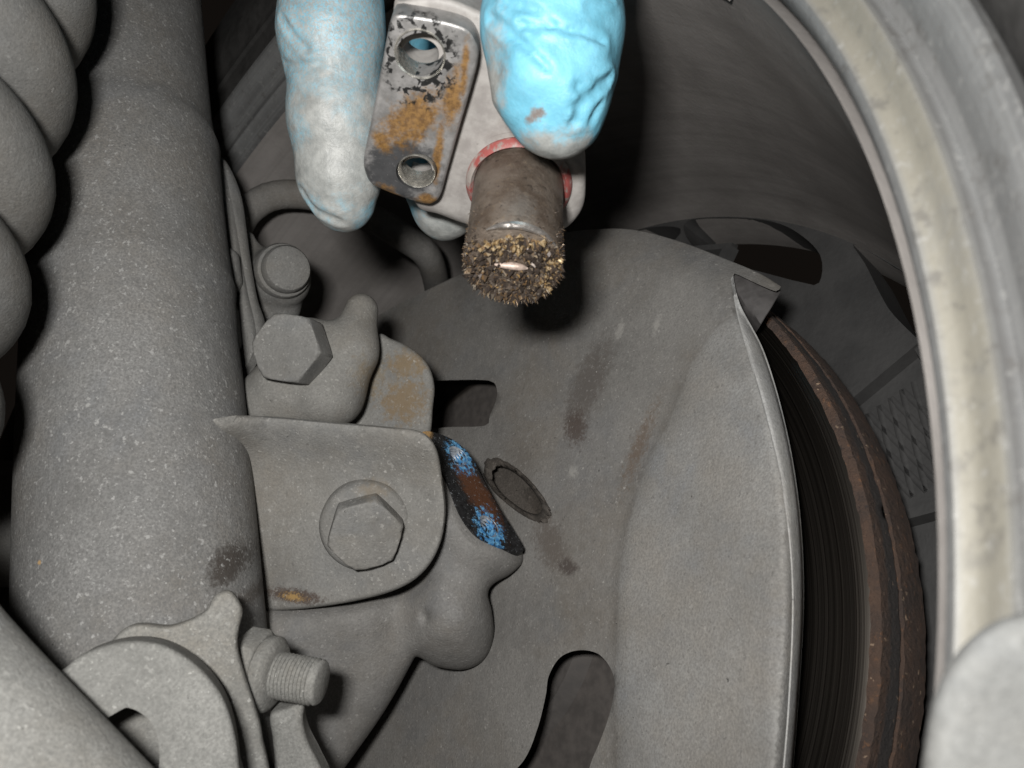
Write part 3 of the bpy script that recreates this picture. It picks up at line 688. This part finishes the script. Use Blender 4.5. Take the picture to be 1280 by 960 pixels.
# ------------------------------------------------------------------ speed sensor held in the hand
KS[0] = 1.2
sn = thing('speed_sensor', 'small grey wheel speed sensor with steel plate and dirty metal probe tip', 'sensor', P(645, 350, .15))
d_sp = plane(P(525, 140, .152), (-.05, -.66, -.75)); n_sp = unit((-.05, -.66, -.75))
PL = [(489, 24), (500, 17), (545, 23), (582, 34), (596, 52), (598, 72), (590, 105), (574, 160), (560, 210), (551, 242), (543, 252), (530, 254), (495, 243), (466, 230), (457, 215), (455, 198), (462, 160), (474, 100), (484, 45)]
def ell(cx, cy, rx, ry, rot=0, n=32):
    t = np.linspace(0, 2 * math.pi, n, endpoint=False); c, s = math.cos(rot), math.sin(rot)
    x, y = np.cos(t) * rx, np.sin(t) * ry; return np.stack([cx + x * c - y * s, cy + x * s + y * c], 1)
def SP(x, y): return P(x, y, float(d_sp(np.array(float(x)), np.array(float(y)))))
m = Mat('sensor_steel'); n1 = m.noise(300, 6, .65); n2 = m.noise(1500, 4, .6)
c = m.mix(m.rng(n1, .3, .7), (.20, .195, .19), (.31, .30, .295))
c = m.mix(m.math('MULTIPLY', m.spot(SP(498, 215), (.0105, .02, .0066), R(-10), .5, 300, .6), .9), c, (.055, .056, .06))
rust = m.spot(SP(516, 150), (.0088, .02, .0042), R(-25), .6, 350, .9)
for x, y, a_, b_, ro in ((566, 122, .0026, .0060, 22), (580, 90, .0010, .0060, 12), (485, 242, .0036, .0017, 25), (535, 250, .0036, .0013, 10), (478, 176, .0030, .0022, 30), (548, 190, .0012, .0075, 15)):
    rust = m.math('MAXIMUM', rust, m.spot(SP(x, y), (a_, .02, b_), R(ro), .7, 350, .9))
rc = m.mix(m.rng(m.noise(800, 5, .7), .35, .65), (.17, .085, .025), (.34, .185, .055))
c = m.mix(m.math('MULTIPLY', rust, .9), c, rc)
oil = m.math('MULTIPLY', m.spot(SP(524, 72), (.0076, .02, .0076), 0, .25, 900, .6), m.rng(m.noise(420, 3, .5, dist=.4), .51, .54))
c = m.mix(oil, c, (.02, .02, .02))
c = m.mix(m.math('MULTIPLY', m.rng(n2, .64, .72), .3), c, (.5, .48, .45))
m.set(Base_Color=c, Roughness=m.rng(n1, .2, .8, .3, .55), Metallic=.45, Normal=m.bump(n1, .35, .0005)); M_SSTEEL = m.m
HA, HB = ell(525, 68, 31, 27, -.1), ell(521, 214, 26, 22, 0)
plt = add_mesh('mounting_plate', *relief(PL, d_sp, .0045, -n_sp, [HA, HB], 3.2, .0009), M_SSTEEL, sn)
M_BUSH = plain('bright_bushing', (.62, .60, .55), .25, .85, .25, 700)
for (x, y, r0) in ((525, 68, .0046), (521, 214, .0038)):
    q = P(x, y, float(d_sp(np.array([x]), np.array([y]))[0]))
    V, Fc = lathe(q, -n_sp, [(.0001, r0 * 1.03), (-.0003, r0 * .99), (0, r0 * .93), (.002, r0 * .92), (.0052, r0 * .92), (.0052, r0 * 1.03)], 40, False)
    Fc += [[5 * 40 + k, 5 * 40 + (k + 1) % 40, (k + 1) % 40, k] for k in range(40)]
    add_mesh('bushing', V, Fc, M_BUSH, plt)
m = Mat('sensor_plastic'); n1 = m.noise(220, 5, .65)
c = m.mix(m.rng(n1, .3, .7), (.21, .195, .185), (.30, .285, .27)); c = m.mix(m.math('MULTIPLY', m.rng(m.noise(90, 4), .5, .75), .5), c, (.22, .185, .15))
c = m.mix(m.math('MULTIPLY', specks(m, 900, .3, .08, 9), .5), c, (.08, .07, .06))
m.set(Base_Color=c, Roughness=.6, Normal=m.bump(n1, .3, .0006)); M_SPLA = m.m
BODY = [(492, 12), (505, 0), (545, -6), (590, 8), (620, 30), (640, 90), (660, 150), (700, 180), (728, 205), (732, 235), (727, 262), (708, 284), (680, 292), (640, 292), (590, 282), (550, 268), (520, 255), (505, 200), (500, 120)]
add_mesh('body', *relief(BODY, lambda x, y: d_sp(x, y) + .0046 - .002 * np.exp(-(((x - 650) / 60) ** 2 + ((y - 235) / 50) ** 2)), .008, -n_sp, [ell(525, 68, 24, 20), ell(521, 214, 20, 17)], 4, .0016), M_SPLA, sn)
pb = P(648, 238, .1655); pax = n_sp; plen = .0232
m = Mat('seal_red'); n1 = m.noise(500, 5, .7); c = m.mix(m.rng(n1, .48, .62), (.24, .058, .052), (.20, .165, .15)); c = m.mix(m.rng(m.noise(140, 4), .5, .62), c, (.27, .24, .22))
m.set(Base_Color=c, Roughness=.55, Normal=m.bump(n1, .4, .0004)); M_RED = m.m
add_mesh('seal_ring', *lathe(pb - pax * .0030, pax, [(0, .0096), (0, .0107), (.0012, .0111), (.0024, .0106), (.0028, .0100), (.0020, .0094)], 64, False), M_RED, sn)
add_mesh('collar', *lathe(pb - pax * .0055, pax, [(0, .0122), (.0020, .0124), (.0028, .0120), (.0026, .0100)], 64, False), M_SPLA, sn)
m = Mat('probe_metal'); n1 = m.noise(700, 6, .7); n2 = m.noise(160, 4, .6)
c = m.mix(m.rng(n2, .3, .7), (.11, .082, .062), (.21, .175, .145)); c = m.mix(m.rng(n1, .56, .7), c, (.21, .165, .12)); c = m.mix(m.rng(n1, .42, .32), c, (.04, .032, .027))
c = m.mix(m.math('MULTIPLY', m.spot(P(650, 265, .148), (.0045, .01, .0055), 0, .9, 500, .8), .6), c, (.25, .235, .215))  # lighter middle painted in as the probe's metallic shine
m.set(Base_Color=c, Roughness=m.rng(n1, .2, .8, .32, .55), Metallic=.5, Normal=m.bump(n1, .6, .0007)); M_PROBE = m.m
RP = .0093
add_mesh('probe', *lathe(pb - pax * .004, pax, [(s * (plen + .004), RP) for s in np.linspace(0, .93, 14)] + [(plen + .0032, RP * .995), (plen + .0040, RP * .955), (plen + .0041, RP * .80)], 72), M_PROBE, sn)
M_HIGHLIGHT = plain('highlight_arc', (.75, .70, .66), .22, .9, .15, 700)
pe = pb + pax * plen; _, pu, pv = frame(pax)
# bright arc added as the highlight along the tip's upper edge
def tip_pt(ang, r, s): return pe + pax * s + (pu * math.cos(ang) + pv * math.sin(ang)) * r
upv = unit(np.array([0, 0, 1.]) - pax * pax[2]); rtv = np.cross(pax, upv)
if rtv[0] < 0: rtv = -rtv
arc = [pe + pax * .00012 + (upv * math.cos(t) + rtv * math.sin(t)) * RP * .972 for t in np.radians(np.linspace(-28, 62, 26))]
add_mesh('highlight_arc', *sweep(arc, [.0002, .0007, .0008, .0006, .0002], 8), M_HIGHLIGHT, sn)
M_POLE = plain('magnet_pole', (.42, .33, .28), .5, .3, .35, 1200)
bar = smooth([pe + pax * .0006 + upv * .0002 - rtv * .0032, pe + pax * .0007 - upv * .0001, pe + pax * .0006 - upv * .0007 + rtv * .0026], .0005, False)
add_mesh('magnet_pole', *sweep(bar, [.0003, .0006, .0008, .0007, .0003], 10), M_POLE, sn)
# metal filings and grit: loose stuff clinging to the magnet
m = Mat('filings'); oi = m.node('ShaderNodeNewGeometry'); ramp = m.node('ShaderNodeValToRGB'); m.L(oi.outputs['Random Per Island'], ramp.inputs[0])
els = ramp.color_ramp.elements; els[0].position = 0; els[0].color = (.045, .035, .03, 1); els[1].position = 1; els[1].color = (.42, .26, .09, 1)
for p_, c_ in ((.45, (.060, .046, .038, 1)), (.70, (.105, .082, .064, 1)), (.84, (.20, .12, .055, 1)), (.94, (.28, .25, .21, 1))):
    e = els.new(p_); e.color = c_
m.set(Base_Color=ramp.outputs[0], Roughness=.42, Metallic=.4); M_FIL = m.m
V = []; Fc = []
def spike(p, d, l, w_):
    d, a_, b_ = frame(d); b0 = len(V)
    for k in range(3):
        t = 2.094 * k + random.random(); V.append(p + (a_ * math.cos(t) + b_ * math.sin(t)) * w_)
    V.append(p + d * l); Fc.extend([[b0, b0 + 1, b0 + 3], [b0 + 1, b0 + 2, b0 + 3], [b0 + 2, b0, b0 + 3], [b0 + 2, b0 + 1, b0]])
def crumb(p, s):
    b0 = len(V)
    for a_ in ((1, 0, 0), (-1, 0, 0), (0, 1, 0), (0, -1, 0), (0, 0, 1), (0, 0, -1)): V.append(p + np.array(a_) * s * np.array([random.uniform(.6, 1.3) for _ in range(3)]) + rng.normal(0, s * .2, 3))
    Fc.extend([[b0 + i, b0 + j, b0 + k] for i, j, k in ((0, 2, 4), (2, 1, 4), (1, 3, 4), (3, 0, 4), (2, 0, 5), (1, 2, 5), (3, 1, 5), (0, 3, 5))])
for _ in range(1700):
    a_ = random.uniform(0, 6.283); o_ = pu * math.cos(a_) + pv * math.sin(a_); low = -(o_ @ upv)
    s_ = -abs(random.gauss(0, .0045)) + .0004; side = abs(o_ @ rtv)
    if random.random() > .06 + .94 * max(low, side ** 4 * .9): continue
    spike(pe + pax * max(s_, -plen * .75) + o_ * RP * .99, o_ + pax * random.uniform(0, 1.0) + rng.normal(0, .35, 3), random.uniform(.0003, .0010) * (1.3 if low > .3 else .8), random.uniform(.00006, .00016))
def face_pt(u_, v_, s_): return pe + pax * s_ + (rtv * u_ - upv * v_) * RP
for _ in range(1150):
    r_2 = math.sqrt(random.random()) * .98; a_ = random.uniform(0, 6.283); u_, v_ = r_2 * math.cos(a_), r_2 * math.sin(a_)
    if v_ < -.72 + .3 * abs(u_): continue
    if abs(u_) < .28 and -.12 < v_ < .12: continue
    k_ = .5 + .5 * math.sin(u_ * 7 + 1) * math.sin(v_ * 6)
    crumb(face_pt(u_, v_, random.uniform(0, .0006 + .0008 * k_)), random.choice((.00014, .0002, .00028, .0004, .0004, .00055, .0008)))
for _ in range(320):
    a_ = random.gauss(0, .85); o_ = -upv * math.cos(a_) + rtv * math.sin(a_)
    spike(pe + o_ * RP * random.uniform(.84, .98), o_ * .6 + pax + rng.normal(0, .25, 3), random.uniform(.0006, .0021), random.uniform(.00014, .00034))
fil = add_mesh('filings', np.array(V), Fc, M_FIL, sn, 30); fil['kind'] = 'stuff'
V = []; Fc = []
for _ in range(120): crumb(face_pt(random.gauss(-.05, .28), random.gauss(-.54, .09), random.uniform(.0003, .0010)), random.uniform(.0002, .00065))
for _ in range(55):
    a_ = random.gauss(.25, .4); r_2 = random.uniform(.68, .98); crumb(face_pt(math.cos(a_) * r_2, math.sin(a_) * r_2, random.uniform(.0002, .0010)), random.uniform(.0002, .0006))
m = Mat('golden_grit'); n1 = m.noise(1500, 4); m.set(Base_Color=m.mix(m.rng(n1, .35, .65), (.19, .115, .045), (.40, .31, .19)), Roughness=.4, Metallic=.3)
gr = add_mesh('grit', np.array(V), Fc, m.m, sn, 50); gr['kind'] = 'stuff'

# ------------------------------------------------------------------ gloved hand
def chain(p, pts, k=.004):
    d = None
    for (a, ra_), (b, rb_) in zip(pts[:-1], pts[1:]):
        q = sd_cap(p, a, b, ra_, rb_); d = q if d is None else smin(d, q, k)
    return d
THUMB = [(P(705, -170, .165), .0150), (P(694, -60, .149), .0128), (P(690, 40, .1405), .0118), (P(692, 112, .1395), .0100), (P(699, 150, .1405), .0064)]
INDEX = [(P(470, -230, .190), .0125), (P(418, -80, .172), .0112), (P(414, 40, .172), .0107), (P(420, 150, .174), .0096), (P(425, 222, .1765), .0086), (P(430, 255, .1775), .0062)]
MID = [(P(590, -230, .195), .0125), (P(575, -40, .196), .0108), (P(560, 120, .1955), .0102), (P(556, 230, .1955), .0094), (P(556, 262, .1955), .0076)]
FIL1 = [(P(640, -230, .205), .0120), (P(650, -60, .213), .0105), (P(640, 60, .207), .0095), (P(625, 120, .199), .0080)]
FIL2 = [(P(700, -230, .215), .0110), (P(715, -90, .222), .0092), (P(700, 10, .214), .0080), (P(684, 60, .207), .0070)]
PALM = [(P(500, -260, .192), .0150), (P(640, -280, .205), .0165), (P(700, -270, .214), .0140)]
WRIST = [(P(600, -280, .205), .026), (P(600, -420, .225), .028), (P(620, -560, .25), .030)]
TH2 = [(P(705, -170, .165), .0150), (P(660, -290, .19), .0180), (P(610, -380, .21), .022)]
creases_px = [(.00075, .0012, [(612, 22), (640, 42), (668, 70), (686, 88)]), (.00065, .0012, [(632, 2), (668, 14), (690, 30)]), (.0006, .0011, [(652, 32), (692, 35), (728, 42), (752, 52)]),
              (.0009, .0013, [(762, 98), (742, 115), (726, 135), (718, 152)]), (.0008, .0013, [(716, 132), (728, 118), (722, 108)]), (.0006, .001, [(752, 130), (740, 150)]), (.0006, .001, [(735, 8), (765, -4)]),
              (-.0007, .0024, [(650, 85), (690, 105), (715, 122)]), (-.0005, .003, [(640, 60), (690, 60), (740, 70)]),
              (.0005, .0012, [(352, 22), (370, 48), (384, 62)]), (.0005, .0014, [(356, 80), (375, 84), (400, 80)]), (.0006, .0012, [(378, 238), (395, 262), (425, 276)]),
              ]
def base_hand(p):
    d = chain(p, THUMB); 
    for c in (INDEX, MID, FIL1, FIL2): d = np.minimum(d, chain(p, c))
    e = chain(p, PALM, .006); e = smin(e, chain(p, WRIST, .006), .012); e = smin(e, chain(p, TH2, .006), .008)
    return smin(d, e, .005)
cr3 = []
for dep, wd, ln in creases_px:
    pts = smooth(ln, 6, False); o = []
    for x, y in pts:
        dd = np.arange(.115, .2, .0004); f = base_hand(P(np.full_like(dd, x), np.full_like(dd, y), dd)); i = np.argmax(f < 0)
        if f[i] < 0: o.append(P(x, y, dd[i]))
    if len(o) > 2: cr3.append((dep, wd, np.array(o)))
def hand_sdf(p):
    d = base_hand(p); near = np.abs(d) < .004
    if near.any():
        q = p[near]; add = .00022 * lumps(q, 330, 51) + .00016 * lumps(q, 900, 52) + .0002 * lumps(q, 150, 53)
        for dep, wd, ln in cr3:
            m_ = np.full(len(q), 1.)
            for a, b in zip(ln[:-1], ln[1:]):
                e = b - a; t = np.clip(((q - a) @ e) / (e @ e), 0, 1); m_ = np.minimum(m_, np.linalg.norm(q - a - t[:, None] * e, axis=1))
            wd = wd * .62 if dep > 0 else wd; add = add + dep * np.exp(-(m_ / wd) ** 2) - dep * .5 * np.exp(-((m_ - wd * 2.2) / wd) ** 2)
        d = d.copy(); d[near] += add
    return d
m = Mat('nitrile_glove')
n1 = m.noise(110, 5, .65); n2 = m.noise(1500, 5, .75); n3 = m.noise(2600, 3, .6)
blue = m.mix(m.rng(n1, .3, .7), (.10, .30, .40), (.16, .42, .55))
dirt = m.mix(m.rng(m.noise(260, 5, .7), .3, .7), (.20, .19, .175), (.31, .30, .28))
idx = m.spot(P(420, 190, .17), (.019, .06, .030), 0, .7, 120, .9)
idx2 = m.math('MULTIPLY', m.spot(P(415, 70, .17), (.022, .04, .046), 0, .4, 100, .6), m.rng(n2, .40, .56, .28, .92))
tip = m.spot(P(690, 200, .14), (.016, .03, .0048), 0, .6, 160, .8)
tside = m.spot(P(612, 120, .14), (.0042, .03, .013), R(8), .7, 160, .9)
blot = m.spot(P(668, 160, .14), (.0022, .03, .0012), R(-20), .8, 500, 1.1)
mid = m.spot(P(555, 275, .18), (.016, .03, .016), 0, .5, 160, .8)
f = m.math('MAXIMUM', m.math('MAXIMUM', idx, idx2), m.math('MAXIMUM', tip, m.math('MAXIMUM', tside, m.math('MAXIMUM', mid, blot))))
c = m.mix(m.math('MULTIPLY', f, .93), blue, dirt)
c = m.mix(m.math('MULTIPLY', blot, .8), c, (.12, .09, .08))
c = m.mix(m.rng(n2, .56, .72, 0, .35), c, (.22, .24, .25))
m.set(Base_Color=c, Roughness=.48, Normal=m.bump(m.noise(420, 5, .7), .35, .0008))
m.b.inputs['Subsurface Weight'].default_value = .0
M_GLOVE = m.m
hd = add_mesh('gloved_hand', *surface_nets(hand_sdf, (-.065, .105, .02), (.075, .285, .25), .00068), M_GLOVE, None, 180)
tag(hd, 'hand in a dirty light blue rubber glove pinching the sensor between thumb and fingers', 'hand')
